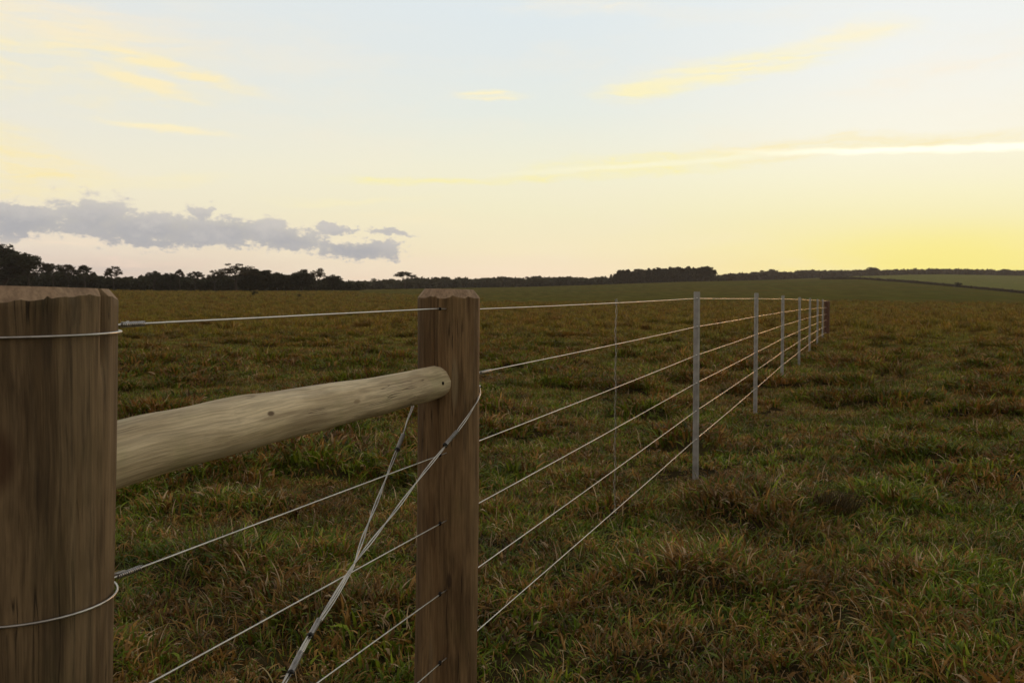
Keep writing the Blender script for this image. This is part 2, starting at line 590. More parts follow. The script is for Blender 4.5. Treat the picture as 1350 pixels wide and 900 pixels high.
def build_ground():
    rr = [0.4]
    while rr[-1] < 1480:
        q = rr[-1]
        rr.append(q * (1.014 if q < 160 else 1.03))
    rr = np.array(rr)
    az = np.concatenate([np.arange(-180, -40, 4.0), np.arange(-40, 40, .22), np.arange(40, 180, 4.0)])
    az = np.radians(az)
    Rg, A = np.meshgrid(rr, az, indexing='ij')
    X, Y = Rg * np.sin(A), Rg * np.cos(A)
    Z = ground_z(X, Y) + tussock(X, Y) * (1 - sstep(Rg, 120, 300)) - .02
    nr, na = Rg.shape
    V = np.stack([X, Y, Z], -1).reshape(-1, 3)
    i = np.arange(nr - 1)[:, None] * na
    j = np.arange(na)[None, :]
    jn = (j + 1) % na
    Fq = np.stack([i + j, i + jn, i + na + jn, i + na + j], -1).reshape(-1, 4)[:, ::-1]
    centre = len(V)
    me = np_mesh('ground', V, Fq)
    m, T, out = new_mat('pasture_ground')
    g = T.new('ShaderNodeNewGeometry').outputs['Position']
    dist = T.vmath('LENGTH', T.vmath('MULTIPLY', g, (1, 1, 0)))
    x, y, z = T.separate(g)[:3]
    gx = T.mapping(g, scale=(1, 1, 0))
    n1 = T.noise(gx, 1.1, 5, .6)
    n2 = T.noise(gx, .16, 5, .6)
    n3 = T.noise(gx, .022, 4, .55)
    near = T.mix(T.rng(n1, .35, .65), (.030, .022, .012), (.055, .045, .018))
    rough_c = T.mix(T.rng(T.math('ADD', T.math('MULTIPLY', n1, .55), T.math('MULTIPLY', n2, .45)), .40, .60),
                    (.110, .066, .018), (.112, .092, .020))
    green = T.mix(T.rng(n3, .38, .62), (.118, .106, .026), (.094, .106, .026))
    green = T.mix(T.math('MULTIPLY', T.rng(n2, .42, .66), .5), green, (.112, .084, .025))
    # mown bands across the far slope
    band = T.noise(T.mapping(g, rot=(0, 0, R(14)), scale=(.0012, .035, 0)), 1.0, 3, .5)
    green = T.mix(T.math('MULTIPLY', T.rng(band, .44, .60), .6), green, (.128, .092, .028))
    f1 = T.rng(dist, 12.0, 45.0)
    leftm = T.rng(T.math('DIVIDE', x, y), -.22, -.02, 170.0, 0.0)
    f2 = T.rng(T.math('SUBTRACT', T.math('ADD', dist, T.math('MULTIPLY', n3, 90.0)), leftm), 90.0, 230.0)
    c = T.mix(f2, T.mix(f1, near, rough_c), green)
    # the brighter sown field beyond the hedgerow
    pxl = T.math('DIVIDE', x, y)
    beyond = T.math('MULTIPLY', T.rng(dist, 640.0, 700.0), T.rng(pxl, .28, .34))
    # hedgerow line: near field ends at distance falling with the bearing
    line = T.math('MULTIPLY_ADD', pxl, -1500.0, 1130.0)
    beyond = T.rng(T.math('SUBTRACT', y, line), -10.0, 20.0)
    beyond = T.math('MULTIPLY', beyond, T.rng(pxl, .30, .36))
    c = T.mix(beyond, c, T.mix(T.rng(n3, .4, .6), (.150, .160, .042), (.165, .162, .046)))
    mot = T.rng(T.noise(T.mapping(g, scale=(.35, .05, 0)), 1.0, 5, .7), .36, .64, .76, 1.2)
    c = T.mix(1.0, c, T.combine(mot, mot, mot), 'MULTIPLY')
    h = T.math('ADD', n1, T.math('MULTIPLY', n2, 2.0))
    principled(T, out, c, 1.0, 0, bump(T, h, .8, .25), 0)
    o = link_mesh('ground', me, m)
    tag(o, kind='structure')
    return o


build_ground()


# ------------------------------------------------------------------ grass
def grass_material():
    m, T, out = new_mat('grass_blades')
    g = T.new('ShaderNodeNewGeometry').outputs['Position']
    at = T.new('ShaderNodeAttribute', attribute_name='rnd')
    rv = T.separate(at.outputs['Color'])
    gx = T.mapping(g, scale=(1, 1, 0))
    patch = T.noise(gx, .55, 4, .6)
    patch2 = T.noise(T.vmath('ADD', gx, (31, 7, 0)), 1.9, 3, .6)
    pf = T.math('ADD', T.math('MULTIPLY', patch, .65), T.math('MULTIPLY', patch2, .35))
    thr = T.rng(pf, .38, .60, .20, .88, smooth=False)      # share of green blades
    dist = T.vmath('LENGTH', T.vmath('MULTIPLY', g, (1, 1, 0)))
    isg = T.rng(T.math('SUBTRACT', thr, rv[0]), -.04, .04)
    green = T.mix(rv[1], (.066, .118, .008), (.205, .255, .018))
    brown = T.mix(rv[1], (.140, .070, .016), (.345, .195, .052))
    straw = (.36, .27, .165)
    c = T.mix(isg, brown, green)
    c = T.mix(T.rng(rv[2], .955, .985), c, straw)
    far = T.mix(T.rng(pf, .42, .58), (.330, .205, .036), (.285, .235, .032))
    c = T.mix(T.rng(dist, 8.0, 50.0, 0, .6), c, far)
    f = T.math('MULTIPLY', T.rng(rv[2], 0, 1, .5, 1.55, smooth=False), T.rng(T.noise(gx, 1.15, 3, .65), .38, .60, .76, 1.34))
    c = T.mix(1.0, c, T.combine(f, f, f), 'MULTIPLY')
    md = T.new('ShaderNodeAttribute', attribute_name='mnd', attribute_type='INSTANCER')
    c = T.mix(md.outputs['Fac'], c, T.mix(1.0, c, (.88, .78, .68), 'MULTIPLY'))
    d = principled(T, None, c, .55, 0, None, .3)
    tr = T.new('ShaderNodeBsdfTranslucent')
    T.put(tr.inputs[0], c)
    mx = T.new('ShaderNodeMixShader')
    mx.inputs[0].default_value = .28
    T.l.new(d.outputs[0], mx.inputs[1]); T.l.new(tr.outputs[0], mx.inputs[2])
    T.l.new(mx.outputs[0], out.inputs[0])
    return m


def clump_mesh(name, rng, n, rad, lmin, lmax, wmin, wmax, segs=3, lay=1.0):
    V, Fc, C = [], [], []
    for _ in range(n):
        a = rng.uniform(0, 2 * math.pi)
        q = rad * math.sqrt(rng.random())
        bx, by = q * math.cos(a), q * math.sin(a)
        d = rng.uniform(0, 2 * math.pi)
        if rng.random() < .6: d = a + rng.uniform(-.9, .9)
        L = rng.uniform(lmin, lmax)
        W = rng.uniform(wmin, wmax)
        th = rng.uniform(.05, .75) * lay            # start lean from vertical
        bend = rng.uniform(.3, 1.5) * lay
        side = rng.uniform(-.5, .5)
        px, py, pz = bx, by, -.015
        r0, r1, r2 = rng.random(), rng.random(), rng.random()
        i0 = len(V)
        tw = rng.uniform(-.9, .9)
        for k in range(segs + 1):
            t = k / segs
            w = W * (1.0 if t < .4 else (1 - t) / .6 * .92 + .08) * (.75 + .5 * min(1, t * 3) * .5)
            dd = d + side * t
            cx, cy = math.cos(dd + math.pi / 2 + tw * t), math.sin(dd + math.pi / 2 + tw * t)
            up = .35 * math.sin(tw * 2) * w
            V.append((px - cx * w / 2, py - cy * w / 2, pz - up)); V.append((px + cx * w / 2, py + cy * w / 2, pz + up))
            C += [(r0, r1, r2, 1)] * 2
            ang = th + bend * t
            st = L / segs
            px += st * math.sin(ang) * math.cos(dd); py += st * math.sin(ang) * math.sin(dd); pz += st * math.cos(ang)
            pz = max(pz, .006 + .01 * r0)
        for k in range(segs):
            b = i0 + 2 * k
            Fc.append((b, b + 1, b + 3, b + 2))
    me = np_mesh(name, V, Fc)
    ca = me.color_attributes.new('rnd', 'FLOAT_COLOR', 'POINT')
    ca.data.foreach_set('color', np.array(C, np.float32).ravel())
    return me


def build_grass():
    gm = grass_material()
    rng = random.Random(5)
    pc = bpy.data.collections.new('grass_tufts')
    specs = []
    for i in range(8): specs.append((58, .12, .035, .10, .006, .014, 3, 1.25))      # short leafy turf
    for i in range(5): specs.append((60, .10, .06, .135, .005, .010, 4, 1.0))       # taller tufts
    for i in range(4): specs.append((34, .15, .05, .13, .003, .006, 4, 1.5))       # dry litter
    for i in range(5): specs.append((80, .22, .10, .24, .012, .022, 2, .9))        # coarse tufts for the distance
    for i in range(2): specs.append((16, .06, .16, .30, .0025, .004, 4, .55))      # thin seed stalks
    for i, sp in enumerate(specs):
        me = clump_mesh('grass_tuft', rng, *sp)
        me.materials.append(gm)
        o = bpy.data.objects.new('grass_tuft_%02d' % i, me)
        pc.objects.link(o)
    RG = np.random.RandomState(11)
    pts, rot, scl, idx, mnd = [], [], [], [], []

    def scatter(r0, r1, dens, kinds, s0, s1, keep=None, wedge=41):
        w = math.radians(wedge)
        n = int(w * (r1 * r1 - r0 * r0) * dens)
        r = np.sqrt(RG.uniform(r0 * r0, r1 * r1, n))
        a = RG.uniform(-w, w, n)
        x, y = r * np.sin(a), r * np.cos(a)
        if keep is not None:
            k = keep(x, y) > RG.random_sample(n)
            x, y = x[k], y[k]
        near = np.full(len(x), 9.0)
        for fx, fy in POST_FEET:
            near = np.minimum(near, np.hypot(x - fx, y - fy))
        k = near > .07
        x, y, near = x[k], y[k], near[k]
        n = len(x)
        z = ground_full(x, y) - .02
        pts.append(np.stack([x, y, z], -1))
        rot.append(np.stack([RG.normal(0, .12, n), RG.normal(0, .12, n), RG.uniform(0, 6.283, n)], -1))
        u = tussock(x, y) / .12
        scl.append(RG.uniform(s0, s1, n) * (.76 + .5 * u) * (.45 + .55 * sstep(near, .1, .7)))
        idx.append(RG.choice(kinds, n))
        mnd.append(np.clip(u, 0, 1) * sstep(np.hypot(x, y), 3, 9))

    A, B, D, E, S = list(range(0, 8)), list(range(8, 13)), list(range(13, 17)), list(range(17, 22)), [22, 23]
    clumpy = lambda x, y: sstep(vnoise(x / .5, y / .5, 21) * .5 + vnoise(x / 1.6, y / 1.6, 22) * .5, .38, .72)
    scatter(1.6, 7, 85, A, .7, 1.25)
    scatter(1.6, 7, 60, D, .8, 1.4)
    scatter(1.6, 9, 36, B, .5, 1.0, clumpy)
    scatter(7, 16, 50, A, .9, 1.5)
    scatter(7, 16, 18, D, .9, 1.5)
    scatter(9, 22, 24, B, .7, 1.35, clumpy)
    scatter(2, 30, .7, S, .6, 1.0)
    scatter(16, 34, 22, A, 1.1, 1.9)
    scatter(16, 40, 5, E, .55, 1.0, clumpy)
    scatter(34, 75, 5.5, E, .6, 1.1)
    scatter(40, 95, 2.2, E, .9, 1.6, lambda x, y: tussock(x, y) / .12)
    scatter(75, 150, 1.6, E, .8, 1.6)
    leftkeep = lambda x, y: sstep(-x / y, .02, .2) * (.25 + .75 * sstep(vnoise(x / 5, y / 5, 31), .4, .7))
    scatter(150, 265, .9, E, 1.0, 2.2, leftkeep)
    p = np.concatenate(pts); ro = np.concatenate(rot); sc = np.concatenate(scl); ix = np.concatenate(idx)
    me = bpy.data.meshes.new('grass')
    me.vertices.add(len(p)); me.vertices.foreach_set('co', p.astype(np.float32).ravel())
    a = me.attributes.new('rotv', 'FLOAT_VECTOR', 'POINT'); a.data.foreach_set('vector', ro.astype(np.float32).ravel())
    a = me.attributes.new('sclv', 'FLOAT', 'POINT'); a.data.foreach_set('value', sc.astype(np.float32))
    a = me.attributes.new('mnd', 'FLOAT', 'POINT'); a.data.foreach_set('value', np.concatenate(mnd).astype(np.float32))
    a = me.attributes.new('idxv', 'INT', 'POINT'); a.data.foreach_set('value', ix.astype(np.int32))
    me.update()
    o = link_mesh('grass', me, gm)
    tag(o, 'rough tussocky pasture grass, green and dry brown, around the fence', 'grass', kind='stuff')
    ng = bpy.data.node_groups.new('grass_scatter', 'GeometryNodeTree')
    ng.interface.new_socket('Geometry', in_out='INPUT', socket_type='NodeSocketGeometry')
    ng.interface.new_socket('Geometry', in_out='OUTPUT', socket_type='NodeSocketGeometry')
    N, L = ng.nodes, ng.links
    gi, go = N.new('NodeGroupInput'), N.new('NodeGroupOutput')
    ci = N.new('GeometryNodeCollectionInfo')
    ci.inputs['Collection'].default_value = pc
    ci.inputs['Separate Children'].default_value = True
    ci.inputs['Reset Children'].default_value = True
    ip = N.new('GeometryNodeInstanceOnPoints')
    ip.inputs['Pick Instance'].default_value = True

    def na(name, typ):
        nd = N.new('GeometryNodeInputNamedAttribute')
        nd.data_type = typ
        nd.inputs['Name'].default_value = name
        return nd.outputs['Attribute']
    L.new(gi.outputs[0], ip.inputs['Points'])
    L.new(ci.outputs[0], ip.inputs['Instance'])
    L.new(na('idxv', 'INT'), ip.inputs['Instance Index'])
    L.new(na('rotv', 'FLOAT_VECTOR'), ip.inputs['Rotation'])
    L.new(na('sclv', 'FLOAT'), ip.inputs['Scale'])
    L.new(ip.outputs[0], go.inputs[0])
    md = o.modifiers.new('scatter', 'NODES')
    md.node_group = ng
    print('grass clumps', len(p))


build_grass()


def build_tussock():
    rng = random.Random(8)
    me = clump_mesh('grass_tussock', rng, 420, .125, .10, .21, .003, .007, 4, .62)
    m, T, out = new_mat('dark_tussock_blades')
    at = T.new('ShaderNodeAttribute', attribute_name='rnd')
    rv = T.separate(at.outputs['Color'])
    principled(T, out, T.mix(rv[1], (.055, .038, .018), (.105, .080, .030)), .7, 0, None, .2)
    x_, y_ = 1.86, 5.75
    o = link_mesh('grass_tussock', me, m, None, (x_, y_, float(ground_full(x_, y_)) - .01))
    tag(o, 'dark brown round grass tussock alone right of the nearest steel post', 'tussock')


build_tussock()


# ------------------------------------------------------------------ tubes
def tube_mesh(name, pts, rad, sides=8, closed=False):
    """sweep a circle along points; rad is a number or one per point"""
    pts = [Vector(p) for p in pts]
    n = len(pts)
    rads = rad if isinstance(rad, (list, tuple)) else [rad] * n
    V, Fc = [], []
    up = None
    for i, p in enumerate(pts):
        if closed:
            d = (pts[(i + 1) % n] - pts[i - 1]).normalized()
        else:
            d = (pts[min(i + 1, n - 1)] - pts[max(i - 1, 0)]).normalized()
        if up is None:
            up = d.orthogonal().normalized()
        else:
            up = (up - d * up.dot(d)).normalized()
        s = d.cross(up)
        for k in range(sides):
            a = 2 * math.pi * k / sides
            V.append(p + (up * math.cos(a) + s * math.sin(a)) * rads[i])
    m = n if closed else n - 1
    for i in range(m):
        for k in range(sides):
            a, b = i * sides + k, i * sides + (k + 1) % sides
            j = ((i + 1) % n) * sides
            Fc.append((a, b, j + (k + 1) % sides, j + k))
    me = np_mesh(name, [tuple(v) for v in V], Fc)
    return me


def join_meshes(name, meshes):
    bm = bmesh.new()
    for me in meshes:
        bm.from_mesh(me)
    out = bpy.data.meshes.new(name)
    bm.to_mesh(out)
    bm.free()
    return out


def dense(pts, step=.25, wob=0.0, seed=0):
    """resample a polyline so that sagging and shading stay smooth"""
    out = []
    for a, b in zip(pts[:-1], pts[1:]):
        a, b = Vector(a), Vector(b)
        L = (b - a).length
        k = max(2, int(L / step))
        for i in range(k):
            t = i / k
            p = a.lerp(b, t)
            if L > 1.5: p.z -= 0.003 * 4 * t * (1 - t) * (L / 4)
            if wob: p += Vector(mn.noise_vector(p * 9 + Vector((seed, 0, 0)))) * wob
            out.append(p)
    out.append(Vector(pts[-1]))
    return out


# ------------------------------------------------------------------ the fence
FD = Vector((.332, .943, 0)).normalized()          # direction of the fence line
fence = empty('wire_fence', (0, 0, 0))
tag(fence, 'six-strand wire fence on round wooden and slim steel posts running away over the pasture', 'fence')


def wood_post(name, loc, r_top, r_bot, height, seed, mats, planes, cracks, lean=(0, 0), bark=.004, segs=160, rings=110, sink=.35):
    """round post: column with grain relief, split lines pressed in, and a top trimmed by saw planes"""
    bm = bmesh.new()
    H = height
    grid = []
    for i in range(rings + 1):
        z = -sink + (H + sink + .03) * i / rings
        t = max(0, z / H)
        row = []
        for k in range(segs):
            a = 2 * math.pi * k / segs
            r = r_bot + (r_top - r_bot) * t
            ca, sa = math.cos(a), math.sin(a)
            r += bark * 2.2 * mn.noise(Vector((ca * 1.2 + seed, sa * 1.2, z * .9)))
            r += bark * .45 * mn.noise(Vector((ca * 9 + seed, sa * 9, z * 1.6)))
            r += bark * .18 * mn.noise(Vector((ca * 30, sa * 30 + seed, z * 2.5)))
            for (ac, z0, z1, wd, dp) in cracks:
                if z0 < z < z1:
                    aa = ac + .035 * mn.noise(Vector((seed, ac * 5, z * 4)))
                    da = (a - aa + math.pi) % (2 * math.pi) - math.pi
                    f = min(1, (z - z0) / .06) * min(1, (z1 - z) / .06 + (1 if z1 > H else 0))
                    r -= .7 * dp * max(0, f) * math.exp(-(da / wd) ** 2)
            row.append(bm.verts.new((r * ca + lean[0] * (z), r * sa + lean[1] * z, z)))
        grid.append(row)
    for i in range(rings):
        for k in range(segs):
            f = bm.faces.new((grid[i][k], grid[i][(k + 1) % segs], grid[i + 1][(k + 1) % segs], grid[i + 1][k]))
            f.smooth = True
    bm.faces.new(grid[-1])
    cuts = [(Vector((lean[0] * H, lean[1] * H, H)), Vector((.02, .01, 1)))] + planes
    for co, no in cuts:
        geom = bm.verts[:] + bm.edges[:] + bm.faces[:]
        res = bmesh.ops.bisect_plane(bm, geom=geom, plane_co=co, plane_no=no, clear_outer=True, dist=1e-5)
        ed = [e for e in res['geom_cut'] if isinstance(e, bmesh.types.BMEdge) and e.is_boundary]
        if ed:
            r2 = bmesh.ops.edgenet_fill(bm, edges=ed)
            for f in r2['faces']:
                f.material_index = 1
                f.smooth = False
    bmesh.ops.recalc_face_normals(bm, faces=bm.faces)
    me = bpy.data.meshes.new(name)
    bm.to_mesh(me)
    bm.free()
    return link_mesh(name, me, mats, fence, loc)


def chamfers(r, H, n, seed, inset=.018, drop=.026, lean=(0, 0)):
    rg = random.Random(seed)
    out = []
    for k in range(n):
        a = 2 * math.pi * (k + rg.uniform(-.2, .2)) / n + seed
        tl = R(rg.uniform(49, 52))
        no = Vector((math.cos(a) * math.sin(tl), math.sin(a) * math.sin(tl), math.cos(tl)))
        co = Vector((math.cos(a) * r + lean[0] * H, math.sin(a) * r + lean[1] * H, H - drop * rg.uniform(.95, 1.05)))
        out.append((co, no))
    return out


def hole(parent, p, nrm, r=.007, name='wire_hole'):
    """a drilled hole: a dark plug with a slightly sunk rim seated in the wood"""
    p = Vector(p) - parent.location
    q = Vector(nrm).normalized()
    pts = [p - q * .02, p - q * .001, p + q * .0012, p + q * .0014]
    me = tube_mesh(name, pts, [r, r, r * .9, .0003], 14)
    return link_mesh(name, me, hole_mat, parent)


# -- left strainer post
LC = Vector((-.722, 1.47, 0))
LR, LH = .123, CAM_Z + .0185
lean_l = (.030, 0)
left = wood_post('wooden_post', LC - Vector((.030 * 1.05, 0, 0)), LR, LR + .004, LH, 2.3, [post_near, cut_mat],
                 chamfers(LR, LH, 16, 1.35, drop=.0165, lean=lean_l),
                 [(R(-6), 1.12, 2.0, .045, .024), (R(-51), 1.17, 2.0, .012, .005), (R(-12), .2, 1.06, .02, .004), (R(-95), .1, .9, .025, .004),
                  (R(-30), .5, 1.0, .012, .004)], lean_l)
tag(left, 'thick dark strainer post nearest the camera, wire loops round it')
# -- middle brace post
MC = Vector((-.192, 2.97, 0))
MR, MH = .0925, CAM_Z + .031
lean_m = (.012, 0)
mid = wood_post('wooden_post', MC - Vector((.012 * 1.0, 0, 0)), MR, MR + .002, MH, 7.7, [post_mat, cut_mat],
                chamfers(MR, MH, 10, 2.0, drop=.026, lean=lean_m),
                [(R(-112), .95, 2.0, .020, .014), (R(-60), .5, 1.2, .03, .004), (R(-48), 1.0, 2.0, .02, .005), (R(-80), .1, .8, .02, .003)], lean_m,
                segs=144)
tag(mid, 'brown brace post in the middle with chamfered top and drilled wire holes')
# -- far end post
endY = 32.5
ep = P(1088.8, 450, endY)
ez = float(ground_z(ep.x, endY))
EH = P(1088.8, 396.5, endY).z - ez
endp = wood_post('wooden_post', Vector((ep.x + .02, endY, ez)), .088, .09, EH, 4.4, [end_mat, cut_mat],
                 chamfers(.088, EH, 6, .4, drop=.02), [], segs=24, rings=20)
tag(endp, 'reddish brown end post at the far end of the wires')


# -- brace rail between the two near posts
def build_rail():
    A = Vector((LC.x, LC.y, CAM_Z - .265)); B = Vector((MC.x, MC.y, CAM_Z - .240))
    d = (B - A)
    L = d.length
    segs, rings = 96, 150
    V, Fc = [], []
    for i in range(rings + 1):
        z = L * i / rings
        t = i / rings
        for k in range(segs):
            a = 2 * math.pi * k / segs
            r = .0575 + (.0462 - .0575) * t
            r += .0045 * math.exp(-((t - .34) / .10) ** 2) * (.4 + .6 * math.cos(a))
            ca, sa = math.cos(a), math.sin(a)
            r += .0035 * mn.noise(Vector((ca * 1.3, sa * 1.3, z * 5)))
            r += .0010 * mn.noise(Vector((ca * 5, sa * 5, z * 10)))
            bx = .006 * math.sin(t * math.pi) + .003 * math.sin(t * 7)
            V.append((r * ca + bx, r * sa, z))
    for i in range(rings):
        for k in range(segs):
            Fc.append((i * segs + k, i * segs + (k + 1) % segs, (i + 1) * segs + (k + 1) % segs, (i + 1) * segs + k))
    me = np_mesh('brace_rail', V, Fc)
    o = link_mesh('brace_rail', me, rail_mat, fence, A)
    # local z along the rail, local x upwards, local y away from the camera
    z = d.normalized()
    x = (Vector((0, 0, 1)) - z * z.z).normalized()
    y = z.cross(x)
    o.matrix_basis = Matrix.Translation(A) @ Matrix((x, y, z)).transposed().to_4x4()
    tag(o, 'pale round horizontal brace rail between the two near wooden posts')
    return o


rail = build_rail()
nd = P(579, 506.5, 2.86)
nail = hole(endp, nd, (0, 0, 1), .004, 'nail_hole')
bpy.data.objects.remove(nail)
M_ = Vector((FD.y, -FD.x, 0))
npz = Vector((MC.x, MC.y, CAM_Z - .24)) - FD * .142 + M_ * .0462 + Vector((0, 0, .003))
me = tube_mesh('nail_hole', [npz - M_ * .01, npz + M_ * .0012, npz + M_ * .002], [.0052, .0048, .0003], 12)
nh = link_mesh('nail_hole', me, hole_mat, None)
nh.parent = rail
nh.matrix_parent_inverse = rail.matrix_basis.inverted()

# -- steel posts
steel_px = [(918.3, 384.5, 6.95), (996.6, 386.3, 10.9), (1031.6, 389.6, 14.9), (1053.7, 391.8, 18.9), (1067.3, 393, 22.8), (1077.4, 394.4, 26.8), (1084.2, 394.6, 30.4)]
steel_xy = []
WY = {  # photo rows of the six wires at each steel post
    0: [393.6, 431, 468.5, 505, 541.7, 579], 1: [392.5, 415.6, 439.6, 463.4, 487, 510.8], 2: [393.8, 411.6, 429, 446.6, 465, 483],
    3: [395, 409, 422.6, 436, 449.5, 462.6], 4: [395.6, 407.2, 418.8, 430, 441.5, 452.5], 5: [395.9, 406, 416.3, 426, 436, 446],
    6: [396, 405.2, 414, 422.6, 431.2, 440]}
cross = [(-.0215, -.012), (.0125, -.012), (.0150, -.0095), (.0215, .0165), (.0185, .0175), (.0110, -.0065), (-.0110, -.0065),
         (-.0185, .0175), (-.0215, .0165)]


def steel_mesh(h):
    """a folded galvanized channel: flat face towards the camera side, flanges folded back"""
    outer = [(-.021, .016), (-.018, -.012), (.010, -.014), (.0215, -.004), (.0215, .016)]
    inner = [(.0190, .016), (.0190, -.0025), (.009, -.0112), (-.0155, -.0094), (-.0185, .016)]
    poly = outer + inner
    bm = bmesh.new()
    lo = [bm.verts.new((x, y, -.4)) for x, y in poly]
    hi = [bm.verts.new((x, y, h)) for x, y in poly]
    n = len(poly)
    for i in range(n):
        bm.faces.new((lo[i], lo[(i + 1) % n], hi[(i + 1) % n], hi[i]))
    # rim as quads so the concave outline stays clean
    for i in range(4):
        bm.faces.new((hi[i], hi[i + 1], hi[n - 2 - i], hi[n - 1 - i]))
    bmesh.ops.recalc_face_normals(bm, faces=bm.faces)
    me = bpy.data.meshes.new('steel_post')
    bm.to_mesh(me)
    bm.free()
    return me


ys_ = np.array([p[2] for p in steel_px])
WZ = []
for w in range(6):
    zz = np.array([P(steel_px[i][0], WY[i][w], steel_px[i][2]).z for i in range(7)])
    WZ.append(np.polyfit(ys_, zz, 2, w=1 / ys_))
clip_me = None
for i, (px, py, Y) in enumerate(steel_px):
    p = P(px, 450, Y)
    gz = float(ground_full(p.x, Y))
    top = P(px, py, Y).z
    if i == 0:
        sp_me = steel_mesh(1.0)
    me = steel_mesh(top - gz)
    o = link_mesh('steel_post', me, steel_mat, fence, (p.x, Y, gz))
    tx, ty = [(.008, 0), (-.001, .002), (.003, 0), (0, 0), (-.004, 0), (.002, 0), (0, 0)][i]
    o.rotation_euler = (ty, 0, R(-10))
    o['group'] = 'slim galvanized steel posts of the fence'
    steel_xy.append((p.x, Y))
    if i < 4:
        for w in range(6):
            wp = P(px, WY[i][w], Y)
            q = wp - o.location + Vector((-.004, -.0145, 0))
            c, s = math.cos(R(-10)), math.sin(R(-10))
            ql = Vector((.0 if w % 2 else -.003, -.0165, float(np.polyval(WZ[w], Y)) - gz))
            if clip_me is None:
                # a bent staple of wire with a knot
                pts = [(-.006, .004, -.006), (-.006, -.003, -.004), (-.002, -.006, 0), (.004, -.006, .003), (.008, -.003, .004), (.008, .004, .006)]
                clip_me = join_meshes('wire_clip', [tube_mesh('a', pts, .0022, 7), tube_mesh('b', [(-.004, -.006, -.003), (0, -.008, 0), (.004, -.006, .003)], [.002, .0035, .002], 7)])
                clip_me.materials.append(clip_mat)
            k = bpy.data.objects.new('wire_clip', clip_me)
            COL.objects.link(k)
            k.parent = o
            k.location = ql

# -- the six line wires
left_y = [428.5, None, 762, None, None, None]
hole_y = [407, 505.5, 601, 692, 785.5, 877]
exit_y = [407.5, 491, 581, 663, 747, 829]


def wire_rad(p):
    return .0019 + .0009 * min(1, max(0, (p.y - 4) / 20))


line_wires = []
for w in range(6):
    hp = P(576.5, hole_y[w], 2.815)
    xp = P(631.5, exit_y[w], 3.12)
    zl = hp.z + (-.012 if w == 0 else 0)
    ly = left_y[w]
    if ly:
        lp = P(153 if w == 0 else 148, ly, 1.571)
    else:
        lp = Vector((-.632, 1.571, hp.z))
    back_l = [Vector((LC.x + LR * 1.02 * math.cos(a), LC.y + LR * 1.02 * math.sin(a), lp.z)) for a in (2.6, 2.1, 1.5)]
    pts = [P(633.5, 491.2, 3.07), xp] if w == 1 else [lp, hp, xp]
    for i, (sx, sy) in enumerate(steel_xy):
        pts.append(Vector((sx, sy, float(np.polyval(WZ[w], sy)))))
    pts.append(Vector((ep.x, endY - .07, float(np.polyval(WZ[w], endY)))))
    pts = dense(pts, .12, .0003, w)
    me = tube_mesh('line_wire', pts, [wire_rad(p) for p in pts], 8)
    o = link_mesh('line_wire', me, wire_mat, fence)
    tag(o, ['top', 'second', 'third', 'fourth', 'fifth', 'lowest'][w] + ' strand of the six fence wires')
    o['group'] = 'strands of the wire fence'
    line_wires.append(o)
    if w == 1: continue
    # the loop of the same wire round the strainer post
    loop = []
    dz = {0: -.008, 2: -.0}.get(w, 0)
    for k in range(49):
        a = .95 - 2 * math.pi * k / 48
        rr_ = LR + .0045 + .003
        fr = .5 - .5 * math.cos(2 * math.pi * k / 48)
        cz = lp.z + dz - .004 * fr
        loop.append((LC.x + (lp.z - 1.05) * .03 + rr_ * math.cos(a), LC.y + rr_ * math.sin(a), cz))
    loop.append(tuple(lp + (hp - lp).normalized() * .03 + Vector((0, 0, .0045))))
    me = tube_mesh('wire_loop', loop, .0020, 8)
    link_mesh('wire_loop', me, wire_mat, o)
    # the tail of the loop wrapped in tight coils round the wire
    d = (hp - lp).normalized()
    s1 = d.orthogonal().normalized(); s2 = d.cross(s1)
    coil = []
    n = 12
    for k in range(n * 10 + 1):
        t = k / (n * 10)
        a = 2 * math.pi * n * t
        coil.append(lp + d * (.012 + .055 * t) + (s1 * math.cos(a) + s2 * math.sin(a)) * .0033)
    me = tube_mesh('wire_splice', coil, .0016, 6)
    link_mesh('wire_splice', me, tie_mat, o)
    if w != 1:
        nrm = Vector((-FD.x, -FD.y, 0)) * .6 + Vector((.35, -.8, 0))
        hole(mid, hp + (xp - hp) * .055 + Vector((0, -.006, 0)), Vector((.0, -1, 0)), .0048)

# short staple wire of the second strand, on the right of the middle post
a = [P(614, 501.5, 2.885), P(622, 501.0, 2.888), P(630, 500.6, 2.925), P(633, 500.5, 2.975)]
me = tube_mesh('wire_staple', [p + Vector((0, -.003, 0)) for p in a], .0017, 8)
link_mesh('wire_staple', me, wire_mat, mid)
d = (P(918, 431, 6.95) - P(632, 491, 3.12)).normalized()
p0 = P(633.5, 491.5, 3.10)
s1 = d.orthogonal().normalized(); s2 = d.cross(s1)
coil = [p0 + d * (.09 * k / 120) + (s1 * math.cos(k * .63) + s2 * math.sin(k * .63)) * .0042 for k in range(121)]
link_mesh('wire_splice', tube_mesh('wire_splice', coil, .0018, 6), wire_mat, line_wires[1])

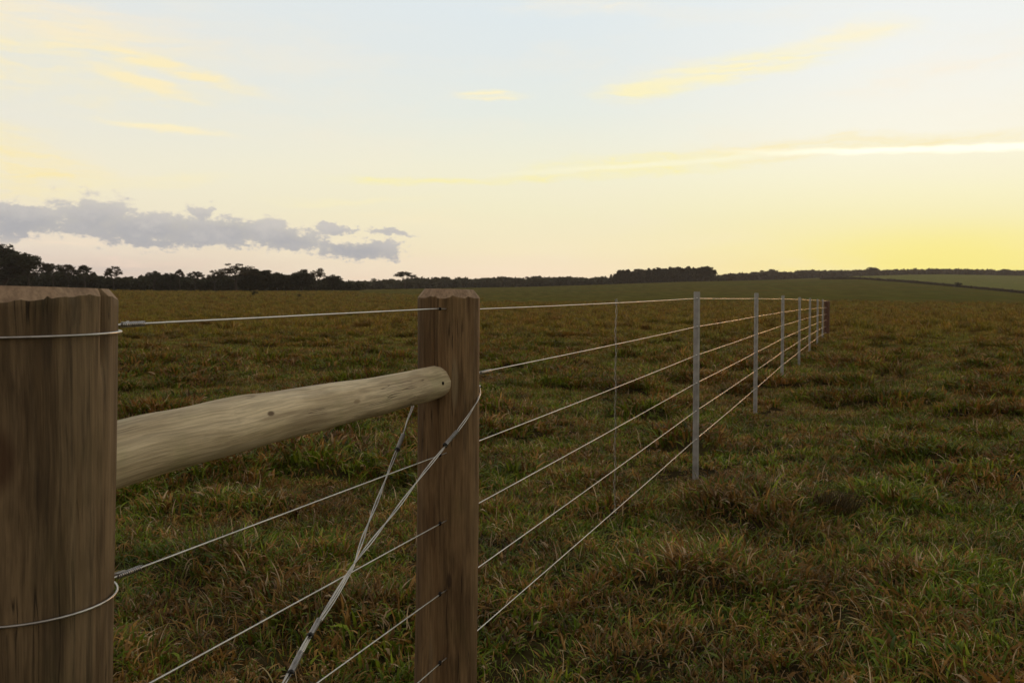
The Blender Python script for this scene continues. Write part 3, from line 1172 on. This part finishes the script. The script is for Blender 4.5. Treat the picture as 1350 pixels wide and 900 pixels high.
# -- dropper: twisted pair of thin wires tying the strands together between the posts
dpx = [(812.3, 398.5), (812.3, 420), (812, 470), (811.6, 520), (811, 570), (810.6, 620), (810.4, 674)]
dp = [P(a, b, 4.96) for a, b in dpx]
topz, botz = dp[0].z, dp[-1].z
m1, m2 = [], []
for k in range(301):
    t = k / 300
    q = dp[0].lerp(dp[-1], t)
    a = t * 2 * math.pi * 11
    wv = .0022 * math.sin(t * 34)
    m1.append(q + Vector((math.cos(a) * .0038 + wv, math.sin(a) * .0038, 0)))
    m2.append(q + Vector((-math.cos(a) * .0038 + wv, -math.sin(a) * .0038, 0)))
kn = [dp[0] + Vector((math.cos(k * .8) * .006, math.sin(k * .8) * .006, -.012 + .0012 * k)) for k in range(24)]
kb = [dp[-1] + Vector((math.cos(k * .8) * .006, math.sin(k * .8) * .006, -.008 + .0009 * k)) for k in range(24)]
me = join_meshes('wire_dropper', [tube_mesh('a', m1, .0014, 5), tube_mesh('b', m2, .0014, 5), tube_mesh('c', kn, .0018, 5), tube_mesh('d', kb, .0018, 5)])
dro = link_mesh('wire_dropper', me, dull_mat, fence)
tag(dro, 'thin twisted vertical wire tying the strands between posts')

# -- diagonal brace wire: two doubled strands from the middle post down to the foot of the strainer
foot = Vector((LC.x + LR * .9, LC.y + LR * .55, .10))


def twin(name, pts, gap, turns, rad, mat):
    pts = dense(pts, .02)
    n = len(pts)
    a_, b_ = [], []
    for i, p in enumerate(pts):
        d = (pts[min(i + 1, n - 1)] - pts[max(i - 1, 0)]).normalized()
        s1 = d.cross(Vector((0, 1, 0))).normalized(); s2 = d.cross(s1)
        an = turns * 2 * math.pi * i / n
        off = (s1 * math.cos(an) + s2 * math.sin(an)) * gap
        a_.append(p + off); b_.append(p - off)
    me = join_meshes(name, [tube_mesh('a', a_, rad, 7), tube_mesh('b', b_, rad, 7)])
    return link_mesh(name, me, mat, fence)


# strand past the front of the post
join = P(463, 748, 2.30)
fr_pts = [P(631.5, 508, 3.01), P(632.5, 520, 2.955), P(628.5, 530, 2.905), P(616, 550, 2.868), P(600, 572, 2.80), P(560, 621, 2.66), P(515, 681, 2.49),
          P(478, 728, 2.335), join, P(437, 791, 2.20), P(405, 842, 2.09), P(372, 901, 1.97)]
fp = fr_pts + [foot + Vector((.0, .0, 0))]
bw = twin('brace_wire', fp, .0026, 5, .0017, wire_mat)
tag(bw, 'doubled diagonal brace wire crossing in front of the middle post')
bk_pts = [P(548, 520, 3.04), P(543, 540, 3.0), P(536.5, 556, 2.96), P(531, 576, 2.92), P(520, 602, 2.85), P(499, 656, 2.68), P(481, 702, 2.50), join + Vector((.004, .006, 0)),
          P(439, 792, 2.215), P(407, 843, 2.10), P(374, 901, 1.98)]
bk = twin('brace_wire', bk_pts + [foot + Vector((.01, .02, .01))], .0030, 4, .0018, wire_mat)
tag(bk, 'doubled diagonal brace wire coming from behind the rail')
# the loop of the brace wire round the back of the middle post
lp_ = []
c0, c1 = fr_pts[0], bk_pts[0]
for k in range(25):
    t = k / 24
    a = -.0 + t * 2.9
    lp_.append((MC.x + .0015 + (MR + .006) * math.cos(a), MC.y + (MR + .006) * math.sin(a), c0.z * (1 - t) + c1.z * t))
link_mesh('wire_loop', tube_mesh('wire_loop', lp_, .0022, 8), wire_mat, bw)


def sleeve(parent, p, q, r, coils, band=True):
    """tight binding of wire round a doubled strand, closed by a dark band"""
    d = (q - p)
    L = d.length
    d.normalize()
    s1 = d.orthogonal().normalized(); s2 = d.cross(s1)
    n = coils * 10
    pts = [p + d * (L * k / n) + (s1 * math.cos(k * .6283) + s2 * math.sin(k * .6283)) * r for k in range(n + 1)]
    body = tube_mesh('a', [p, p.lerp(q, .5), q], r * .8, 10)
    o = link_mesh('wire_splice', join_meshes('wire_splice', [tube_mesh('b', pts, .0013, 6), body]), tie_mat, parent)
    if band:
        b = [q - d * .001, q + d * .0025, q + d * .005]
        ring = tube_mesh('band', b, [r * 1.35, r * 1.5, r * 1.2], 12)
        t_ = tube_mesh('tail', [q + s1 * r, q + s1 * r * 2.6 + d * .004], .0012, 5)
        link_mesh('splice_band', join_meshes('splice_band', [ring, t_]), black_tie, parent)
    return o


sleeve(bw, P(603, 568, 2.803), P(587.5, 586, 2.75), .0048, 14)
sleeve(bk, P(532, 572, 2.925), P(524, 592, 2.875), .0056, 14)
sleeve(bw, P(421, 816, 2.145), P(409.5, 836.5, 2.10), .0052, 16)
sleeve(bw, P(397, 859, 2.055), P(384, 886, 2.00), .0056, 18)


# ------------------------------------------------------------------ trees
def leaf_cards(rng, centres, per, spread, size, V, Fc, flat=.6):
    for c in centres:
        for _ in range(per):
            while True:
                q = Vector((rng.uniform(-1, 1), rng.uniform(-1, 1), rng.uniform(-1, 1)))
                if q.length < 1: break
            p = c + Vector((q.x * spread, q.y * spread, q.z * spread * flat))
            u = Vector((rng.gauss(0, 1), rng.gauss(0, 1), rng.gauss(0, .6))).normalized()
            v = u.orthogonal().normalized()
            v = (v * math.cos(rng.uniform(0, 6.28)) + u.cross(v) * math.sin(rng.uniform(0, 6.28))).normalized()
            s = size * rng.uniform(.6, 1.3)
            i = len(V)
            V += [p - u * s, p - v * s * .55, p + u * s, p + v * s * .55]
            Fc.append((i, i + 1, i + 2, i + 3))


def branch(rng, segs, tips, p, d, L, r, depth, spread, up, forks):
    n = 3
    pts, rads = [p.copy()], [r]
    for i in range(n):
        d = (d + Vector((rng.gauss(0, .14), rng.gauss(0, .14), rng.gauss(0, .08) + up * .1))).normalized()
        p = p + d * (L / n)
        pts.append(p.copy()); rads.append(r * (1 - .42 * (i + 1) / n))
    segs.append((pts, rads))
    if depth == 0:
        tips.append(p.copy())
        return
    for k in range(forks):
        a = 2 * math.pi * (k + rng.uniform(-.3, .3)) / forks
        s = d.orthogonal().normalized()
        o = (s * math.cos(a) + d.cross(s) * math.sin(a))
        nd_ = (d * math.cos(spread) + o * math.sin(spread)).normalized()
        nd_ = (nd_ + Vector((0, 0, up))).normalized()
        branch(rng, segs, tips, p, nd_, L * rng.uniform(.6, .85), r * .55, depth - 1, spread * rng.uniform(.85, 1.1), up, forks)


def make_tree(kind, seed):
    """returns trunk and crown meshes of a tree ten metres high, standing at the origin"""
    rng = random.Random(seed)
    segs, tips = [], []
    V, Fc = [], []
    if kind in ('umbrella', 'sparse'):
        um = kind == 'umbrella'
        fork = Vector((rng.uniform(-.4, .4), 0, 4.6 if um else 3.6))
        segs.append(([Vector((0, 0, -.3)), fork * .5 + Vector((rng.uniform(-.2, .2), 0, 0)), fork], [.30, .25, .20]))
        n = 44 if um else 40
        mains = []
        for k_ in range(6):
            a_ = k_ * 1.047 + rng.uniform(-.4, .4)
            q_ = fork + Vector((math.cos(a_) * 1.7, math.sin(a_) * 1.7, rng.uniform(1.2, 2.4)))
            mains.append(q_)
            segs.append(([fork, fork.lerp(q_, .5) + Vector((0, 0, -.15)), q_], [.16, .12, .09]))
        for k_ in range(n):
            a_ = rng.uniform(0, 6.28)
            q_ = math.sqrt(rng.random()) * 4.3
            dome = (1 - (q_ / 4.6) ** 2)
            if um:
                p_ = Vector((math.cos(a_) * q_, math.sin(a_) * q_, 7.2 + 2.3 * dome - rng.random() ** 2 * 1.6))
            else:
                p_ = Vector((math.cos(a_) * q_, math.sin(a_) * q_, 4.6 + 5.0 * math.sqrt(dome) * rng.uniform(.35, 1)))
            m_ = min(mains, key=lambda q: (q - p_).length)
            segs.append(([m_, m_.lerp(p_, .5) + Vector((rng.gauss(0, .2), rng.gauss(0, .2), .1)), p_], [.07, .045, .02]))
            leaf_cards(rng, [p_], 70 if um else 62, rng.uniform(.7, 1.25), .24, V, Fc, .45)
    elif kind == 'dense':
        branch(rng, segs, tips, Vector((0, 0, -.3)), Vector((0, 0, 1)), 2.6, .34, 3, R(38), .12, 3)
        cs = []
        for _ in range(85):
            a_ = rng.uniform(0, 6.28)
            u_ = rng.uniform(-1, 1)
            q_ = rng.uniform(.55, 1.0)
            k_ = math.sqrt(1 - u_ * u_)
            cs.append(Vector((math.cos(a_) * k_ * 3.9 * q_, math.sin(a_) * k_ * 3.9 * q_, 5.6 + u_ * 3.9 * q_ + rng.gauss(0, .3))))
        leaf_cards(rng, cs, 70, 1.05, .36, V, Fc, .75)
    elif kind == 'tall':
        pts = [Vector((rng.gauss(0, .08), rng.gauss(0, .08), z)) for z in np.linspace(-.3, 9.8, 9)]
        segs.append((pts, [.20 - .018 * i for i in range(9)]))
        cs = []
        for k in range(46):
            z = rng.uniform(2.6, 9.9)
            rr_ = (1 - ((z - 2.0) / 8.6) ** 2) * 1.25
            a = rng.uniform(0, 6.28)
            q = Vector((math.cos(a) * rr_ * rng.uniform(.4, 1), math.sin(a) * rr_ * rng.uniform(.4, 1), z))
            cs.append(q)
            segs.append(([Vector((0, 0, z - .8)), q * .6 + Vector((0, 0, (z - .3) * .4)), q], [.05, .035, .015]))
        leaf_cards(rng, cs, 44, .62, .28, V, Fc, 1.0)
    elif kind == 'bush':
        cs = [Vector((rng.gauss(0, 2.2), rng.gauss(0, 2.2), rng.uniform(.8, 8.4))) for _ in range(40)]
        for c in cs[:14]:
            segs.append(([Vector((0, 0, -.5)), c * .5, c], [.3, .2, .06]))
        leaf_cards(rng, cs, 40, 1.6, .5, V, Fc, .9)
    zs = max(v.z for v in V)
    k = 10 / zs
    V = [v * k for v in V]
    crown = np_mesh('crown', [tuple(v) for v in V], Fc, smooth=False)
    trunk = join_meshes('trunk', [tube_mesh('s', [p * k for p in pts], [max(.02, r * k) for r in rads], 6) for pts, rads in segs])
    w = max(abs(v.x) for v in V)
    return trunk, crown, w


protos = {}


def tree(name, px, py_base, py_top, width, Y, kind, mat, label, group, variant=0, lean=0.0, cat='tree'):
    key = (kind, variant, mat.name)
    if key not in protos:
        t, c, w = make_tree(kind, 100 * len(kind) + variant * 17 + 5)
        t.materials.append(bark_mat); c.materials.append(mat)
        protos[key] = (t, c, w)
    t, c, w = protos[key]
    b = P(px, py_base, Y)
    gz = float(ground_z(b.x, Y))
    h = P(px, py_top, Y).z - gz
    sx = (width / 2 / F * Y) / w
    e = empty(name, (b.x, Y, gz))
    e.rotation_euler = (0, lean, (variant * 1.3) if abs(lean) < .01 else 0)
    for nm, me in (('trunk', t), ('crown', c)):
        o = bpy.data.objects.new(nm, me)
        COL.objects.link(o)
        o.parent = e
        o.scale = (sx, sx, h / 10)
    tag(e, label, cat, group)
    return e


TG = 'trees standing along the left woodland edge'
T_ = [
    (0, 383, 320, 122, 262, 'dense', leaf_near, 'biggest and tallest dark tree, leftmost of the tree line', 0, 0),
    (38, 383, 335, 66, 272, 'sparse', leaf_sparse, 'open branched brownish tree right beside the biggest tree', 0, .08),
    (70, 384, 347, 32, 280, 'umbrella', leaf_near, 'flat crowned dark tree, second from the biggest tree', 0, 0),
    (90, 384, 348, 28, 285, 'umbrella', leaf_sparse, 'thin flat topped tree between two flat crowned neighbours above the near post', 1, 0),
    (112, 384, 349, 28, 282, 'umbrella', leaf_near, 'small umbrella tree with sky gaps, just left of the bare open tree', 2, 0),
    (150, 384.5, 350.5, 27, 285, 'sparse', leaf_sparse, 'almost bare open tree standing alone above the low woodland beside the near post', 1, 0),
    (203, 385, 356.5, 24, 290, 'umbrella', leaf_near, 'low flat crowned tree with pale slim trunks', 3, 0),
    (225, 385, 359.5, 22, 290, 'dense', leaf_near, 'small rounded dark tree left of the thin lone stemmed one', 2, 0),
    (237, 385, 354.5, 12, 288, 'umbrella', leaf_sparse, 'thinnest tree with a tiny tuft crown on a slim stem', 4, 0),
    (258, 385, 357, 26, 290, 'umbrella', leaf_near, 'mushroom shaped tree with sky showing under its crown', 5, 0),
    (283, 385, 356, 26, 290, 'sparse', leaf_sparse, 'light wispy tree left of the broad feathery tree', 2, 0),
    (312, 385, 347, 66, 280, 'sparse', leaf_sparse, 'broad feathery brown crowned tree, highest of the middle of the tree line', 3, 0),
    (338, 385, 353.5, 56, 284, 'dense', leaf_near, 'wide dark tree touching the right side of the feathery tree', 3, 0),
    (366, 385, 358.5, 42, 300, 'dense', leaf_near, 'lower dark tree between two taller dark crowns', 4, 0),
    (398, 385, 354.5, 40, 298, 'dense', leaf_near, 'dark round tree with a leaning feathery neighbour on its right', 5, 0),
    (416, 385, 352, 22, 296, 'sparse', leaf_sparse, 'slender feathery tree leaning right at the end of the tall woodland', 4, .16),
    (438, 383.5, 361.5, 34, 320, 'dense', leaf_near, 'last rounded dark tree before the low far hedge begins', 6, 0),
    (493, 381, 366.5, 12, 420, 'sparse', leaf_far, 'tiny feathery tree on the low hedge between the two bigger round trees', 5, 0),
    (534, 381, 357.5, 28, 470, 'umbrella', leaf_near, 'lone emergent umbrella crown tree just left of the middle wooden post', 6, 0),
]
for px, pb, pt, w, Y, kind, mat, lab, var, ln in T_:
    tree('woodland_tree', px, pb, pt, w, Y, kind, mat, lab, TG, var, ln)

# the tall plantation grove on the rise
rg = random.Random(44)
for i in range(40):
    px = 812 + (940 - 812) * (i + rg.uniform(-.3, .3)) / 39
    top = np.interp(px, [800, 812, 818, 830, 870, 900, 935, 946], [362, 360, 355, 356, 353, 351.5, 351.5, 357]) + rg.uniform(-1.2, 1.8)
    tree('eucalyptus_tree', px, 376, top, rg.uniform(10, 15), 640 + rg.uniform(0, 45), 'tall', leaf_euc,
         'tall dark narrow tree in the dense plantation grove on the rise', 'tall trees of the plantation grove', i % 5)
tree('eucalyptus_tree', 805.5, 377, 361, 7, 640, 'tall', leaf_euc, 'smallest pointed tree standing apart at the left end of the tall grove', 'outlying trees of the tall grove', 1)
tree('eucalyptus_tree', 931, 375, 350.5, 26, 632, 'dense', leaf_euc, 'broadest leafy tree at the right end of the tall grove', 'outlying trees of the tall grove', 3)

# crowns that stand out of the ridge
for px, pt, w, lab in [(1150, 352, 20, 'dome crowned tree rising highest out of the distant ridge woodland'),
                       (1018, 354.5, 14, 'rounded tree above the left part of the ridge woodland'),
                       (1232, 354, 16, 'low dome crowned tree on the ridge where the glow is strongest'),
                       (1278, 354.5, 16, 'rounded tree on the ridge above the lone hedgerow bush'),
                       (1326, 354.5, 16, 'last dome crowned tree on the ridge near the right picture edge')]:
    tree('ridge_tree', px, 362, pt, w, 1120, 'dense', leaf_ridge, lab, 'trees standing out of the ridge woodland', 2)
for px, pb, pt, w, Y, lab in [(1262.5, 383, 371.5, 12, 445, 'lone round dark bush standing up from the hedgerow'),
                              (335, 389, 383, 11, 190, 'low dark bush in front of the feathery tree'),
                              (394, 390.5, 387, 7, 170, 'small dark bush alone out in the pasture')]:
    tree('pasture_bush', px, pb, pt, w, Y, 'bush', leaf_near, lab, None, 0, 0, 'bush')


# continuous woodland masses
def woodland(name, prof, base_pad, Yk, crown_px, card, mat, label, depth, seed, per=26):
    """prof: photo x -> top row; Yk: photo x -> distance; crowns of crown_px radius fill the belt from the ground up"""
    rng = random.Random(seed)
    V, Fc = [], []
    xs = [p[0] for p in prof]; ts = [p[1] for p in prof]
    yx = [p[0] for p in Yk]; yy = [p[1] for p in Yk]
    px = xs[0]
    while px < xs[-1]:
        for row in range(3):
            q = px + rng.uniform(-1, 1) * crown_px
            Y = float(np.interp(q, yx, yy)) + depth * (row - .4) + rng.uniform(-.4, .4) * depth
            b = P(q, 400, Y)
            gz = float(ground_z(b.x, Y))
            topz = P(q, float(np.interp(q, xs, ts)), Y).z
            h = max(.6, topz - gz) * (rng.uniform(.80, 1.04) if row else rng.uniform(.6, .92))
            cr = crown_px / F * Y * rng.uniform(.8, 1.5)
            cz = max(gz + h - cr * .8, gz + h * .5)
            cs = []
            for _ in range(7):
                u = Vector((rng.gauss(0, .45), rng.gauss(0, .45), rng.uniform(-.2, .55)))
                cs.append(Vector((b.x, Y, cz)) + u * cr)
            leaf_cards(rng, cs, per, cr * .48, card, V, Fc, .8)
            nlow = int(max(1, h / (cr * .9)))
            cl = [Vector((b.x + rng.uniform(-1, 1) * cr, Y + rng.uniform(-1, 1) * cr, gz + h * rng.uniform(0, .75))) for _ in range(3 + nlow * 2)]
            leaf_cards(rng, cl, per, cr * .62, card * 1.25, V, Fc, 1.0)
        px += crown_px * .95
    me = np_mesh(name, [tuple(v) for v in V], Fc, smooth=False)
    o = link_mesh(name, me, mat)
    tag(o, label, 'woodland', kind='stuff')
    print(name, len(Fc))
    return o


woodland('woodland', [(-260, 352), (-60, 355), (30, 356), (50, 359), (100, 360), (125, 361), (140, 366), (165, 364), (180, 367), (200, 362), (235, 364),
                      (260, 367), (290, 363), (320, 362), (360, 362), (400, 362), (425, 370), (450, 372), (470, 372)],
         0, [(-260, 275), (300, 300), (420, 320), (470, 340)], 6.5, .55, leaf_near,
         'dark low woodland filling the space under the left tree line', 5, 3)
woodland('far_woodland', [(425, 372), (480, 371), (505, 370), (520, 368), (560, 366.5), (600, 365.5), (640, 366.5), (665, 365), (690, 366), (708, 364.5),
                          (725, 366), (745, 364), (770, 366.5), (800, 366.5), (880, 367), (950, 367)],
         0, [(425, 430), (500, 500), (600, 600), (700, 650), (950, 700)], 5.0, .85, leaf_far,
         'long even belt of distant trees behind the middle wooden post', 9, 4)
woodland('ridge_woodland', [(940, 366), (950, 363), (962, 360.5), (985, 360), (1003, 358.5), (1020, 357), (1035, 359), (1060, 356), (1100, 357), (1130, 356.5),
                            (1150, 355), (1170, 357), (1220, 356), (1260, 356), (1300, 357), (1350, 358.5), (1450, 359), (1650, 362)],
         0, [(940, 720), (1000, 860), (1060, 1000), (1130, 1130), (1650, 1140)], 4.2, 1.2, leaf_ridge,
         'thin dark woodland along the ridge under the sunset', 16, 5)
woodland('hedgerow', [(1085, 367), (1130, 367), (1165, 368.5), (1200, 370.5), (1235, 374), (1260, 377), (1300, 381), (1330, 383), (1338, 386), (1345, 386), (1400, 389), (1500, 394)],
         0, [(1085, 655), (1130, 620), (1200, 530), (1240, 480), (1350, 370), (1500, 320)], 2.2, .35, leaf_ridge,
         'straggling brown hedgerow between the pasture and the greener field', 2, 6, 14)


# ------------------------------------------------------------------ the evening air
def build_haze():
    bm = bmesh.new()
    bmesh.ops.create_cube(bm, size=1.0)
    me = bpy.data.meshes.new('haze')
    bm.to_mesh(me)
    bm.free()
    m, T, out = new_mat('evening_haze')
    v = T.new('ShaderNodeVolumePrincipled')
    v.inputs['Color'].default_value = (.95, .86, .78, 1)
    v.inputs['Density'].default_value = .00014
    v.inputs['Anisotropy'].default_value = .35
    T.l.new(v.outputs[0], out.inputs['Volume'])
    o = link_mesh('haze', me, m)
    z0 = -4.0
    z1 = 62.0
    o.scale = (3300, 3300, z1 - z0)
    o.location = (0, 0, (z0 + z1) / 2)
    tag(o, 'thin warm evening haze over the whole pasture', 'haze', kind='stuff')


build_haze()
